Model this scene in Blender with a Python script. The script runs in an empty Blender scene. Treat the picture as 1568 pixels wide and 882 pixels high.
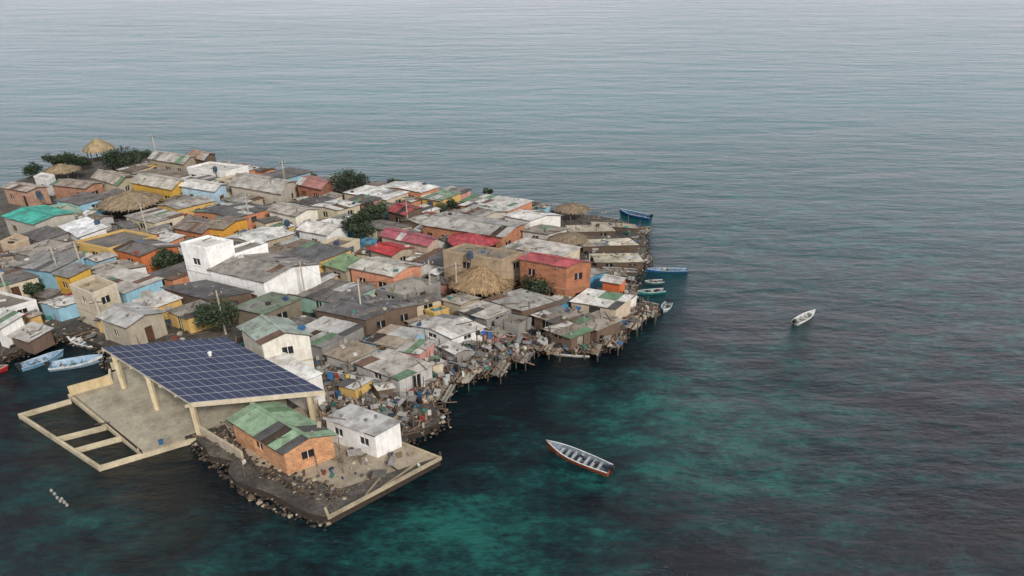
import bpy, math, random
from mathutils import Vector, noise
from mathutils.geometry import tessellate_polygon
R=random.Random(11)
H=45.0; PITCH=math.radians(28); FOC=1060.0; G=0.9
def S(u,v,z=0.0):
    """survey coordinate -> ground position on level z (metres)"""
    a=(u-784)/FOC; b=-(v-441)/FOC
    d=Vector((a, math.cos(PITCH)+b*math.sin(PITCH), -math.sin(PITCH)+b*math.cos(PITCH)))
    t=(z-H)/d.z
    return Vector((d.x*t,d.y*t,z))
def c(r,g,b):
    f=lambda x:(x/255/12.92) if x/255<=0.04045 else ((x/255+0.055)/1.055)**2.4
    return (f(r),f(g),f(b))
def mul(col,k): return tuple(min(1,x*k) for x in col)
def mixc(a,b,t): return tuple(x*(1-t)+y*t for x,y in zip(a,b))

# ---------------------------------------------------------------- materials
MAT={}
def newmat(name,rough=0.8,metal=0.0):
    m=bpy.data.materials.new(name); m.use_nodes=True
    nt=m.node_tree; b=nt.nodes['Principled BSDF']
    b.inputs['Roughness'].default_value=rough; b.inputs['Metallic'].default_value=metal
    MAT[name]=m
    return m,nt,b
def N(nt,t,**k):
    n=nt.nodes.new(t)
    for a,v in k.items(): setattr(n,a,v)
    return n
def noise_n(nt,vec,scale,detail=4,rough=0.6):
    n=N(nt,'ShaderNodeTexNoise'); n.inputs['Scale'].default_value=scale
    n.inputs['Detail'].default_value=detail; n.inputs['Roughness'].default_value=rough
    nt.links.new(vec,n.inputs['Vector']); return n.outputs['Fac']
def ramp(nt,fac,stops):
    r=N(nt,'ShaderNodeValToRGB')
    els=r.color_ramp.elements
    while len(els)<len(stops): els.new(0.5)
    for e,(p,col) in zip(els,stops):
        e.position=p; e.color=(*col,1) if len(col)==3 else col
    nt.links.new(fac,r.inputs['Fac']); return r.outputs['Color']
def mixn(nt,bt,fac,a,b):
    m=N(nt,'ShaderNodeMix',data_type='RGBA',blend_type=bt)
    for s,v in ((m.inputs[0],fac),(m.inputs[6],a),(m.inputs[7],b)):
        if hasattr(v,'is_linked') : nt.links.new(v,s)
        elif isinstance(v,tuple): s.default_value=(*v,1) if len(v)==3 else v
        else: s.default_value=v
    return m.outputs[2]
def math_n(nt,op,a,b=None,c_=None):
    m=N(nt,'ShaderNodeMath',operation=op)
    for i,v in enumerate((a,b,c_)):
        if v is None: continue
        if hasattr(v,'is_linked'): nt.links.new(v,m.inputs[i])
        else: m.inputs[i].default_value=v
    return m.outputs[0]
def bump(nt,b,height,strength,dist):
    n=N(nt,'ShaderNodeBump'); n.inputs['Strength'].default_value=strength; n.inputs['Distance'].default_value=dist
    nt.links.new(height,n.inputs['Height']); nt.links.new(n.outputs[0],b.inputs['Normal']); return n
def mapped(nt,vec,scale=(1,1,1),rot=(0,0,0)):
    m=N(nt,'ShaderNodeMapping'); m.inputs['Scale'].default_value=scale; m.inputs['Rotation'].default_value=rot
    nt.links.new(vec,m.inputs['Vector']); return m.outputs[0]
def basics(nt):
    at=N(nt,'ShaderNodeAttribute',attribute_name='Col'); uv=N(nt,'ShaderNodeUVMap'); g=N(nt,'ShaderNodeNewGeometry')
    return at.outputs['Color'],uv.outputs[0],g.outputs['Position']

# plaster
m,nt,b=newmat('painted_plaster',0.9); col,uv,pos=basics(nt)
g1=ramp(nt,noise_n(nt,pos,0.9,6,0.7),[(0.3,(0.55,0.5,0.44)),(0.62,(1,1,1))])
st=mapped(nt,pos,(2.2,2.2,0.35)); g2=ramp(nt,noise_n(nt,st,1.6,4),[(0.32,(0.6,0.55,0.5)),(0.55,(1,1,1))])
x=mixn(nt,'MULTIPLY',0.5,col,g1); x=mixn(nt,'MULTIPLY',0.45,x,g2); nt.links.new(x,b.inputs['Base Color'])
bump(nt,b,noise_n(nt,pos,12,3),0.2,0.02)
# concrete
m,nt,b=newmat('weathered_concrete',0.92); col,uv,pos=basics(nt)
g1=ramp(nt,noise_n(nt,pos,0.45,7,0.72),[(0.3,(0.45,0.43,0.41)),(0.5,(0.85,0.84,0.81)),(0.68,(1.15,1.12,1.05))])
g2=ramp(nt,noise_n(nt,pos,4,4),[(0.3,(0.7,0.68,0.66)),(0.6,(1,1,1))])
x=mixn(nt,'MULTIPLY',0.9,col,g1); x=mixn(nt,'MULTIPLY',0.7,x,g2); nt.links.new(x,b.inputs['Base Color'])
bump(nt,b,noise_n(nt,pos,8,4),0.3,0.03)
# corrugated sheet
m,nt,b=newmat('corrugated_sheet',0.65,0.0); col,uv,pos=basics(nt)
g1=ramp(nt,noise_n(nt,pos,0.8,6,0.7),[(0.34,(0.42,0.37,0.33)),(0.56,(1,1,1)),(0.7,(1.2,1.2,1.2))])
rust=ramp(nt,noise_n(nt,pos,1.7,6,0.75),[(0.56,(0,0,0)),(0.69,(1,1,1))])
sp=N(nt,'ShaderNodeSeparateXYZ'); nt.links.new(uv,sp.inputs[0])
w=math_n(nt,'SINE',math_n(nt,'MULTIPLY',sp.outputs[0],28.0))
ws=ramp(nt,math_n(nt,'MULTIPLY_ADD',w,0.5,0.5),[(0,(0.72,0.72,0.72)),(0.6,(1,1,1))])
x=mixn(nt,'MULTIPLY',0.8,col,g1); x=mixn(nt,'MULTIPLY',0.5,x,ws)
rf=math_n(nt,'MULTIPLY',rust,0.45)
x=mixn(nt,'MIX',rf,x,(0.1,0.075,0.058)); nt.links.new(x,b.inputs['Base Color'])
bump(nt,b,w,0.6,0.02)
# brick
m,nt,b=newmat('clay_brick',0.9); col,uv,pos=basics(nt)
br=N(nt,'ShaderNodeTexBrick'); nt.links.new(uv,br.inputs['Vector']); br.inputs['Scale'].default_value=1.0
br.inputs['Brick Width'].default_value=0.4; br.inputs['Row Height'].default_value=0.22; br.inputs['Mortar Size'].default_value=0.03
br.inputs['Color1'].default_value=(1,1,1,1); br.inputs['Color2'].default_value=(0.66,0.66,0.66,1); br.inputs['Mortar'].default_value=(0.8,1.3,1.8,1)
g1=ramp(nt,noise_n(nt,pos,0.9,6,0.7),[(0.3,(0.5,0.45,0.42)),(0.6,(1,1,1))])
x=mixn(nt,'MULTIPLY',1.0,col,br.outputs['Color']); x=mixn(nt,'MULTIPLY',0.8,x,g1); nt.links.new(x,b.inputs['Base Color'])
# timber
m,nt,b=newmat('old_timber',0.85); col,uv,pos=basics(nt)
g1=ramp(nt,noise_n(nt,pos,3.0,5,0.7),[(0.3,(0.5,0.48,0.45)),(0.65,(1.1,1.1,1.1))])
x=mixn(nt,'MULTIPLY',0.9,col,g1); nt.links.new(x,b.inputs['Base Color'])
# thatch
m,nt,b=newmat('palm_thatch',0.95); col,uv,pos=basics(nt)
mp=mapped(nt,uv,(9,0.8,1)); nn=noise_n(nt,mp,1.5,5,0.7)
x=mixn(nt,'MULTIPLY',1.0,col,ramp(nt,nn,[(0.3,(0.45,0.42,0.4)),(0.65,(1.2,1.2,1.2))])); nt.links.new(x,b.inputs['Base Color'])
bump(nt,b,nn,0.8,0.08)
# dark opening
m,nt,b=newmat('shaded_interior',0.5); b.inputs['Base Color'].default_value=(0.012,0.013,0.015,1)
# boat paint
m,nt,b=newmat('boat_paint',0.45); col,uv,pos=basics(nt)
x=mixn(nt,'MULTIPLY',0.8,col,ramp(nt,noise_n(nt,pos,2.5,6,0.7),[(0.35,(0.5,0.48,0.45)),(0.6,(1,1,1))])); nt.links.new(x,b.inputs['Base Color'])
# solar cells
m,nt,b=newmat('solar_cell',0.35); col,uv,pos=basics(nt)
br=N(nt,'ShaderNodeTexBrick'); br.offset=0; nt.links.new(uv,br.inputs['Vector']); br.inputs['Scale'].default_value=1
br.inputs['Brick Width'].default_value=0.16; br.inputs['Row Height'].default_value=0.16; br.inputs['Mortar Size'].default_value=0.007
br.inputs['Color1'].default_value=(0.022,0.028,0.07,1); br.inputs['Color2'].default_value=(0.03,0.038,0.09,1); br.inputs['Mortar'].default_value=(0.14,0.15,0.2,1)
x=mixn(nt,'MULTIPLY',1.0,col,br.outputs['Color']); nt.links.new(x,b.inputs['Base Color'])
# leaf
m,nt,b=newmat('leaf',0.7); col,uv,pos=basics(nt); nt.links.new(col,b.inputs['Base Color'])
# rock
m,nt,b=newmat('coral_rock',0.95); col,uv,pos=basics(nt)
x=mixn(nt,'MULTIPLY',0.9,col,ramp(nt,noise_n(nt,pos,2.2,5,0.7),[(0.3,(0.4,0.38,0.36)),(0.65,(1.1,1.1,1.1))])); nt.links.new(x,b.inputs['Base Color'])
# island ground
m,nt,b=newmat('island_dirt',0.95); col,uv,pos=basics(nt)
x=ramp(nt,noise_n(nt,pos,0.25,8,0.75),[(0.3,(0.03,0.027,0.025)),(0.48,(0.08,0.07,0.06)),(0.6,(0.15,0.13,0.11)),(0.75,(0.28,0.25,0.21))])
x=mixn(nt,'MULTIPLY',0.8,x,ramp(nt,noise_n(nt,pos,3.5,5,0.7),[(0.35,(0.4,0.4,0.4)),(0.6,(1,1,1))])); nt.links.new(x,b.inputs['Base Color'])
bump(nt,b,noise_n(nt,pos,5,4),0.6,0.06)

# ---------------------------------------------------------------- mesh builder
class MB:
    def __init__(s): s.V=[];s.F=[];s.M=[];s.C=[];s.U=[]
    def face(s,pts,mat,col,uv=None):
        i=len(s.V); s.V+= [tuple(p) for p in pts]; n=len(pts)
        s.F.append(tuple(range(i,i+n))); s.M.append(mat); s.C.append(col)
        s.U.append(uv if uv else [(p[0],p[1]) for p in pts])
    def quad(s,a,b,c_,d,mat,col):
        a,b,c_,d=Vector(a),Vector(b),Vector(c_),Vector(d)
        L=max((b-a).length,(c_-d).length); W=max((d-a).length,(c_-b).length)
        s.face((a,b,c_,d),mat,col,[(0,0),(L,0),(L,W),(0,W)])
    def box(s,o,ax,ay,az,mat,col):
        o,ax,ay,az=Vector(o),Vector(ax),Vector(ay),Vector(az)
        s.quad(o,o+ax,o+ax+az,o+az,mat,col); s.quad(o+ax,o+ax+ay,o+ax+ay+az,o+ax+az,mat,col)
        s.quad(o+ax+ay,o+ay,o+ay+az,o+ax+ay+az,mat,col); s.quad(o+ay,o,o+az,o+ay+az,mat,col)
        s.quad(o+az,o+ax+az,o+ax+ay+az,o+ay+az,mat,col); s.quad(o,o+ay,o+ax+ay,o+ax,mat,col)
    def cbox(s,cn,sx,sy,sz,ang,mat,col,tilt=0):
        ax=Vector((math.cos(ang),math.sin(ang),tilt)); ay=Vector((-math.sin(ang),math.cos(ang),0))
        o=Vector(cn)-ax*sx/2-ay*sy/2
        s.box(o,ax*sx,ay*sy,(0,0,sz),mat,col)
    def tube(s,p,q,r0,r1,n,mat,col,cap=True):
        p,q=Vector(p),Vector(q); d=(q-p).normalized()
        t=Vector((0,0,1)) if abs(d.z)<0.9 else Vector((1,0,0))
        a=d.cross(t).normalized(); b_=d.cross(a)
        P=[p+(a*math.cos(6.2832*i/n)+b_*math.sin(6.2832*i/n))*r0 for i in range(n)]
        Q=[q+(a*math.cos(6.2832*i/n)+b_*math.sin(6.2832*i/n))*r1 for i in range(n)]
        for i in range(n): s.quad(P[i],P[(i+1)%n],Q[(i+1)%n],Q[i],mat,col)
        if cap: s.face(Q,mat,col); s.face(P[::-1],mat,col)
    def finish(s,name):
        if not s.V: return None
        cx=sum(v[0] for v in s.V)/len(s.V); cy=sum(v[1] for v in s.V)/len(s.V); cz=min(v[2] for v in s.V)
        me=bpy.data.meshes.new(name)
        me.from_pydata([(v[0]-cx,v[1]-cy,v[2]-cz) for v in s.V],[],s.F)
        used=[]
        for k in s.M:
            if k not in used: used.append(k)
        for k in used: me.materials.append(MAT[k])
        ix={k:i for i,k in enumerate(used)}
        me.polygons.foreach_set('material_index',[ix[k] for k in s.M])
        uvl=me.uv_layers.new(name='UVMap'); fl=[]
        for u in s.U:
            for p in u: fl+= [p[0],p[1]]
        uvl.data.foreach_set('uv',fl)
        ca=me.color_attributes.new('Col','FLOAT_COLOR','CORNER'); cl=[]
        for f,col in zip(s.F,s.C):
            for _ in f: cl+= [col[0],col[1],col[2],1]
        ca.data.foreach_set('color',cl)
        me.update()
        ob=bpy.data.objects.new(name,me); ob.location=(cx,cy,cz)
        bpy.context.scene.collection.objects.link(ob); return ob

# ---------------------------------------------------------------- colours
WHITE=c(235,234,231); CREAM=c(208,196,172); BEIGE=c(178,165,144); GREY=c(144,141,137); DGREY=c(98,96,96); LGREY=c(186,184,181)
BRK=c(196,126,88); ORANGE=c(195,118,76); YEL=c(214,170,75); BLUE=c(85,148,182); LBLUE=c(150,194,214); SAL=c(212,150,120)
GREENR=c(118,150,118); BROWN=c(110,92,78); TH=c(144,126,100); RUST=c(118,90,74)
CLUT=[c(60,110,160),c(210,208,200),c(150,60,52),c(110,105,100),c(90,72,58),c(70,130,120),c(180,170,150),c(50,50,52),c(190,180,165),c(140,122,98),c(45,75,110),c(130,126,120),c(200,196,188)]

placed=[]
def sat(A,B):
    for P in (A,B):
        n=len(P)
        for i in range(n):
            e=P[(i+1)%n]-P[i]; ax=Vector((-e.y,e.x))
            a=[ax.dot(p) for p in A]; b_=[ax.dot(p) for p in B]
            if max(a)<=min(b_)+1e-6 or max(b_)<=min(a)+1e-6: return False
    return True
def lerp(a,b,t): return a+(b-a)*t

def wall(m,a,b,z0,z1,ops,mat,col,n,frame=WHITE):
    """vertical wall from a to b with real recessed openings"""
    L=(b-a).length; d=(b-a)/L
    P=lambda x,z,o=0: Vector((a.x+d.x*x+n.x*o,a.y+d.y*x+n.y*o,z))
    x=0
    for (x0,x1,za,zb,kind) in sorted(ops):
        if x0<x+0.15 or x1>L-0.1: continue
        m.quad(P(x,z0),P(x0,z0),P(x0,z1),P(x,z1),mat,col)
        m.quad(P(x0,z0),P(x1,z0),P(x1,za),P(x0,za),mat,col)
        m.quad(P(x0,zb),P(x1,zb),P(x1,z1),P(x0,z1),mat,col)
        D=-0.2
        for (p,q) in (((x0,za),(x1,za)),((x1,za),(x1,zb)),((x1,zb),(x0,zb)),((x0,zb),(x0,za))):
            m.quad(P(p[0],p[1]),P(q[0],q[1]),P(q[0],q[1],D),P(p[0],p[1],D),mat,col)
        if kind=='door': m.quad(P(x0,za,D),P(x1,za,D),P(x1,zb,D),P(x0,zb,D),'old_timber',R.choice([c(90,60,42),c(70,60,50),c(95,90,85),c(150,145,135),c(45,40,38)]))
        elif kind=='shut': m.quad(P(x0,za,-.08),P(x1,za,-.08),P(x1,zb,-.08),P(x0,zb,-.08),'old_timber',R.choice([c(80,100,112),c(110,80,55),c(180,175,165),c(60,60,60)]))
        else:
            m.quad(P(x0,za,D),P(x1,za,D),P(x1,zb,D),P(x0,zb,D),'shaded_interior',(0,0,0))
            xm=(x0+x1)/2
            m.box(P(xm-.03,za,-.15),(d.x*.06,d.y*.06,0),(n.x*.05,n.y*.05,0),(0,0,zb-za),'old_timber',frame)
        if kind!='door':
            m.box(P(x0-.08,za-.08,0.002),(d.x*(x1-x0+.16),d.y*(x1-x0+.16),0),(n.x*.08,n.y*.08,0),(0,0,.07),mat,mul(col,.9))
        x=x1
    m.quad(P(x,z0),P(L,z0),P(L,z1),P(x,z1),mat,col)

def sheets(m,a,b,c_,d,col,odd=0.1,mat='corrugated_sheet',var=0.19):
    L=(b-a).length; W=(d-a).length
    n=max(2,int(L/R.uniform(.85,1.2))); rows=max(1,int(round(W/2.4)))
    for j in range(rows):
        for i in range(n):
            t0,t1=i/n,(i+1)/n+0.01; s0,s1=j/rows,(j+1)/rows+(0.03 if j<rows-1 else 0)
            dz=Vector((0,0,R.uniform(0.0,0.045)+0.012*j)); jag=R.uniform(-.03,.015) if j==0 else 0
            e0=lambda t,s_: lerp(lerp(a,b,t),lerp(d,c_,t),s_)+dz
            cc=mul(col,R.uniform(1-var,1+var))
            r=R.random()
            if r<odd: cc=R.choice([mul(RUST,.9),LGREY,mul(DGREY,.8),mul(GREY,.9),mul(GREENR,.8),c(200,197,192)])
            if R.random()<odd*0.1: continue
            m.quad(e0(t0,s0+jag),e0(t1,s0+jag),e0(t1,s1),e0(t0,s1),mat,cc)

def roofstuff(m,a,b,c_,d,k):
    for _ in range(k):
        t,s_=R.uniform(.08,.92),R.uniform(.08,.92)
        p=lerp(lerp(a,b,t),lerp(d,c_,t),s_)+Vector((0,0,.05)); an=R.uniform(0,3.14)
        q=R.random()
        if q<.55: m.cbox(p,R.uniform(.15,.35),R.uniform(.12,.3),R.uniform(.1,.2),an,'coral_rock',mul(GREY,R.uniform(.6,1.2)))
        elif q<.88: m.cbox(p,R.uniform(1,2.4),.09,.06,an,'old_timber',mul(BROWN,R.uniform(.6,1.7)))
        else: m.cbox(p,R.uniform(.3,.8),R.uniform(.3,.6),R.uniform(.03,.3),an,'painted_plaster',R.choice(CLUT))

def house(name,quad,h,typ='g',rh=0.7,wc=WHITE,rc=GREY,wm='painted_plaster',rm='corrugated_sheet',ov=0.3,win=1.0,stuff=4,base=G,reg=True,odd=.1):
    m=MB(); Q=[Vector((p[0],p[1])) for p in quad]; ct=sum(Q,Vector((0,0)))/4
    if reg: placed.append([ct+(q-ct)*0.96 for q in Q])
    if typ=='g1': Q=Q[1:]+Q[:1]
    ze=base+h
    W=[]
    for i in range(4):
        e1=(Q[(i+1)%4]-Q[i]).normalized(); e2=(Q[i-1]-Q[i]).normalized()
        W.append(Q[i]+(e1+e2)*(ov if typ not in('f','s') else 0.02))
    storeys=2 if h>4.4 else 1
    for i in range(4):
        a,b_=W[i],W[(i+1)%4]; e=b_-a; L=e.length; n=Vector((e.y,-e.x)).normalized()
        if n.dot((a+b_)/2-ct)<0: n=-n
        sh=(h+ .3)/storeys
        for s_ in range(storeys):
            z0=base-.3+sh*s_; z1=z0+sh; ops=[]
            k=int(L/2.6*win)
            for j in range(k):
                if R.random()<.22: continue
                xc=L*(j+.5)/k+R.uniform(-.2,.2)
                fl=z0+(.3 if s_==0 else .05)
                if R.random()<.28 and s_==0: ops.append((xc-.45,xc+.45,fl,min(fl+2.0,z1-.2),R.choice(['door','open'])))
                else:
                    w_=R.uniform(.45,.7); ops.append((xc-w_,xc+w_,fl+.95,min(fl+1.95,z1-.25),R.choice(['open','open','shut'])))
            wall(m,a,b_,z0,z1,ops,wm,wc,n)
            if storeys==2 and s_==0:
                o=Vector((a.x,a.y,z1-.08))+Vector((n.x,n.y,0))*.003
                m.box(o,(e.x,e.y,0),(n.x*.06,n.y*.06,0),(0,0,.14),'weathered_concrete',mixc(wc,BEIGE,.5))
    V3=lambda p,z: Vector((p.x,p.y,z))
    if typ in('g','g1'):
        E=[V3(q,ze) for q in Q]; ra=(E[3]+E[0])/2+Vector((0,0,rh)); rb=(E[1]+E[2])/2+Vector((0,0,rh))
        for (p,q,tt) in ((W[1],W[2],rb),(W[3],W[0],ra)):
            mid=(p+q)/2; m.face((V3(p,ze),V3(q,ze),V3(mid,ze+rh-.06)),wm,wc,[(0,0),((q-p).length,0),((q-p).length/2,rh)])
        for (a,b_,c2,d) in ((E[0],E[1],rb,ra),(E[2],E[3],ra,rb)):
            dn=Vector((0,0,-.07))
            m.quad(a+dn,b_+dn,c2+dn,d+dn,'old_timber',mul(BROWN,.4))
            up=Vector((0,0,.02)); m.quad(a+dn,b_+dn,b_+up,a+up,'old_timber',mul(BROWN,R.uniform(.4,1)))
            m.quad(b_+dn,c2+dn,c2+up,b_+up,'old_timber',mul(BROWN,.7)); m.quad(d+dn,a+dn,a+up,d+up,'old_timber',mul(BROWN,.7))
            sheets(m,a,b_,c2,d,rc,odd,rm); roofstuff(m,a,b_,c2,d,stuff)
        dr=(rb-ra).normalized(); sd=Vector((-dr.y,dr.x,0))
        m.box(ra-sd*.16+Vector((0,0,.04)),rb-ra,sd*.32,(0,0,.05),rm,mul(rc,R.uniform(.7,1.2)))
    elif typ=='s':
        E=[V3(Q[0],ze),V3(Q[1],ze),V3(Q[2],ze+rh),V3(Q[3],ze+rh)]
        if ov:
            e1=(E[1]-E[0]).normalized()*ov*.7; e2=(E[2]-E[1]).normalized()*ov
            X=[E[0]-e1-e2,E[1]+e1-e2,E[2]+e1+e2,E[3]-e1+e2]
        else: X=E
        m.face((V3(W[1],ze),V3(W[2],ze),V3(W[2],ze+rh-.06)),wm,wc); m.face((V3(W[0],ze),V3(W[3],ze),V3(W[3],ze+rh-.06)),wm,wc)
        m.quad(V3(W[2],ze),V3(W[3],ze),V3(W[3],ze+rh-.06),V3(W[2],ze+rh-.06),wm,wc)
        dn=Vector((0,0,-.06)); up=Vector((0,0,.02)); m.quad(X[0]+dn,X[1]+dn,X[2]+dn,X[3]+dn,'old_timber',mul(BROWN,.4))
        for i in range(4): m.quad(X[i]+dn,X[(i+1)%4]+dn,X[(i+1)%4]+up,X[i]+up,'old_timber',mul(BROWN,.6))
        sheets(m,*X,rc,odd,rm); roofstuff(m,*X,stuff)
    else:
        m.quad(*[V3(q,ze-.02) for q in Q],'weathered_concrete',rc)
        for i in range(4):
            a,b_=Q[i],Q[(i+1)%4]; e=b_-a; n=Vector((e.y,-e.x)).normalized()
            if n.dot((a+b_)/2-ct)<0: n=-n
            m.box(V3(a,ze-.12-.004*i)+V3(n*.035,0),(e.x,e.y,0),(-n.x*.18,-n.y*.18,0),(0,0,rh+.12),wm,mul(wc,1.0-.02*i))
        roofstuff(m,*[V3(q,ze) for q in Q],stuff)
    return m.finish(name)

def B(name,L,F_,Rr,h,typ='g',rh=.7,**k):
    z=G+h
    l,f,r=S(*L,z),S(*F_,z),S(*Rr,z); q=l+r-f
    return house(name,[l.xy,f.xy,r.xy,q.xy],h,typ,rh,**k)

# ---------------------------------------------------------------- water
def axis(lo,hi,a,b_,step):
    out=[]; x=a
    while x<=b_: out.append(x); x+=step
    s_=step; x=a
    pre=[]
    while x>lo: s_*=1.35; x-=s_; pre.append(x)
    s_=step; x=out[-1]; post=[]
    while x<hi: s_*=1.35; x+=s_; post.append(x)
    return pre[::-1]+out+post
XS=axis(-5000,5000,-70,110,1.5); YS=axis(-300,9000,15,190,1.5)
isl_px=[(-250,590),(-60,562),(0,548),(45,532),(95,512),(150,522),(168,552),(190,562),(107,598),(216,690),(300,662),(312,684),(345,708),(382,742),(440,768),(503,792),(674,701),(612,676),(650,657),(682,640),(662,612),(700,578),(760,560),(800,538),(850,526),(930,528),(962,500),(975,480),(1010,474),(962,452),(985,405),(990,380),(985,350),(940,334),(860,324),(740,314),(690,300),(620,292),(540,282),(450,268),(380,260),(330,250),(290,242),(240,238),(160,238),(95,252),(40,272),(0,287),(-200,310),(-350,380),(-400,500)]
isl=[S(u,v,G).xy for u,v in isl_px]
def segd(p,a,b_):
    e=b_-a; t=max(0,min(1,(p-a).dot(e)/max(e.length_squared,1e-9))); return (p-(a+e*t)).length
def dist_shore(p): return min(segd(p,isl[i],isl[(i+1)%len(isl)]) for i in range(len(isl)))
blobs=[(690,815,7,3,.42),(560,810,8,3.5,.12),(930,610,12,7,.10),(1200,600,16,12,.10),(1050,680,12,9,.1),(1200,740,14,7,.12),(860,860,16,5,.12),(1300,330,50,60,.08),(600,255,30,10,.22),
 (760,600,9,5,-.35),(700,660,6,5,-.25),(1070,860,4,2.0,-.8),(1440,800,9,4,-.5),(1500,650,10,5,-.3),(50,700,16,9,-.15),(280,740,8,4,-.2),(900,545,10,3,-.3),(1180,500,14,6,-.12),(1000,800,6,1.8,-.35),(1280,700,5,2,-.35),(1350,610,6,2,-.3),(880,775,4,1,-.4),(1180,770,4,1.6,-.35),(1330,860,6,2,-.3),(1100,590,6,2,-.2)]
BL=[(S(u,v).xy,rx,ry,a) for u,v,rx,ry,a in blobs]  # seabed patches; dark ones by the shore also paint in shade and reflections
wv=[];wf=[];wa=[]
for y in YS:
    for x in XS:
        wv.append((x,y,0)); s_=0.46
        if -80<x<130 and 15<y<200:
            p=Vector((x,y))
            for ctr,rx,ry,a in BL:
                q=((x-ctr.x)/rx)**2+((y-ctr.y)/ry)**2
                if q<9: s_+=a*math.exp(-q)
            s_+=0.14*noise.noise((x*.06,y*.09,1.3))+.14*noise.noise((x*.17,y*.25,5.3))
            dsh=dist_shore(p); s_-=0.38*math.exp(-(dsh/4.5)**2)  # dark halo along the shore: reef colour plus painted shade and reflections
        wa.append(max(0,min(1,s_)))
nx=len(XS)
for j in range(len(YS)-1):
    for i in range(nx-1): wf.append((j*nx+i,j*nx+i+1,(j+1)*nx+i+1,(j+1)*nx+i))
me=bpy.data.meshes.new('sea_water'); me.from_pydata(wv,[],wf)
at=me.attributes.new('shallow_and_shade','FLOAT','POINT'); at.data.foreach_set('value',wa)
m,nt,b=newmat('sea_water',0.08); b.inputs['IOR'].default_value=1.33
a_=N(nt,'ShaderNodeAttribute',attribute_name='shallow_and_shade').outputs['Fac']; pos=N(nt,'ShaderNodeNewGeometry').outputs['Position']
mp=mapped(nt,pos,(.55,1.0,1),(0,0,math.radians(30)))
n1=noise_n(nt,mp,.38,7,.7); n2=noise_n(nt,mp,1.6,5,.72)
t=math_n(nt,'ADD',a_,math_n(nt,'MULTIPLY',math_n(nt,'SUBTRACT',n1,.5),2.2)); t=math_n(nt,'ADD',t,math_n(nt,'MULTIPLY',math_n(nt,'SUBTRACT',n2,.5),1.0))
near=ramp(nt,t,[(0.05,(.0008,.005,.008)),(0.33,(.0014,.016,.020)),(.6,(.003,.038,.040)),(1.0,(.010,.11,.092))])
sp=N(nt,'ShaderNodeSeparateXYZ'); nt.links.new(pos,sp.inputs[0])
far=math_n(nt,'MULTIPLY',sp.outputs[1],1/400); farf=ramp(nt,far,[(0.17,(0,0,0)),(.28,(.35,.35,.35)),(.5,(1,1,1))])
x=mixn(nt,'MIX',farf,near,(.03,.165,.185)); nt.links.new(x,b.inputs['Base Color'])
w1=mapped(nt,pos,(.4,1.0,1),(0,0,math.radians(-10))); h1=noise_n(nt,w1,1.0,7,.68)
w2=mapped(nt,pos,(.28,1.0,1),(0,0,math.radians(9))); h2=noise_n(nt,w2,.32,3,.5)
w3=mapped(nt,pos,(.3,1.0,1),(0,0,math.radians(-4))); h3=noise_n(nt,w3,.08,3,.5)
hh=math_n(nt,'ADD',math_n(nt,'MULTIPLY',h1,.85),math_n(nt,'MULTIPLY',h2,1.3)); hh=math_n(nt,'ADD',hh,math_n(nt,'MULTIPLY',h3,2.5))
wind=ramp(nt,noise_n(nt,mapped(nt,pos,(.3,1,1),(0,0,math.radians(-16))),.016,5,.6),[(.36,(.4,.4,.4)),(.64,(1.0,1.0,1.0))])
bm=bump(nt,b,hh,.55,1.0); nt.links.new(math_n(nt,'MULTIPLY',wind,.9),bm.inputs['Strength'])
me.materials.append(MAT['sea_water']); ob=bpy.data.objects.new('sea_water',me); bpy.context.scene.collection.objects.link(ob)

# ---------------------------------------------------------------- island ground
poly=[]
STR=[(107,598),(216,690),(503,792),(674,701),(190,562)]
for i in range(len(isl)):
    a,b_=isl[i],isl[(i+1)%len(isl)]; L=(b_-a).length; n=max(1,int(L/1.2))
    for j in range(n):
        p=lerp(a,b_,j/n)
        if isl_px[i] not in STR: p=p+Vector((R.uniform(-.5,.5),R.uniform(-.5,.5)))
        poly.append(p)
m=MB(); tri=tessellate_polygon([[Vector((p.x,p.y,0)) for p in poly]])
for t_ in tri: m.face([Vector((poly[i].x,poly[i].y,G)) for i in t_],'island_dirt',(1,1,1))
for i in range(len(poly)):
    a,b_=poly[i],poly[(i+1)%len(poly)]
    m.quad((a.x,a.y,-1.5),(b_.x,b_.y,-1.5),(b_.x,b_.y,G),(a.x,a.y,G),'coral_rock',mul(BROWN,.3))
m.finish('island_ground')

def inside(p,P):
    r=False;j=len(P)-1
    for i in range(len(P)):
        if (P[i].y>p.y)!=(P[j].y>p.y) and p.x<(P[j].x-P[i].x)*(p.y-P[i].y)/(P[j].y-P[i].y)+P[i].x: r=not r
        j=i
    return r
def rock(m,p,r,col):
    vs=[]
    for k,(x,y,z) in enumerate([(1,0,0),(0,1,0),(-1,0,0),(0,-1,0),(0,0,1),(.6,.6,.55),(-.6,.6,.5),(-.6,-.6,.55),(.6,-.6,.5)]):
        s_=R.uniform(.7,1.25); vs.append(Vector(p)+Vector((x*r*s_,y*r*s_,z*r*.75*s_)))
    a=R.uniform(.8,1.2)
    for f in [(0,5,8),(0,1,5),(1,6,5),(1,2,6),(2,7,6),(2,3,7),(3,8,7),(3,0,8),(4,8,5),(4,5,6),(4,6,7),(4,7,8)]:
        m.face([vs[i] for i in f],'coral_rock',mul(col,a*R.uniform(.8,1.2)))
m=MB()
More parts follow.
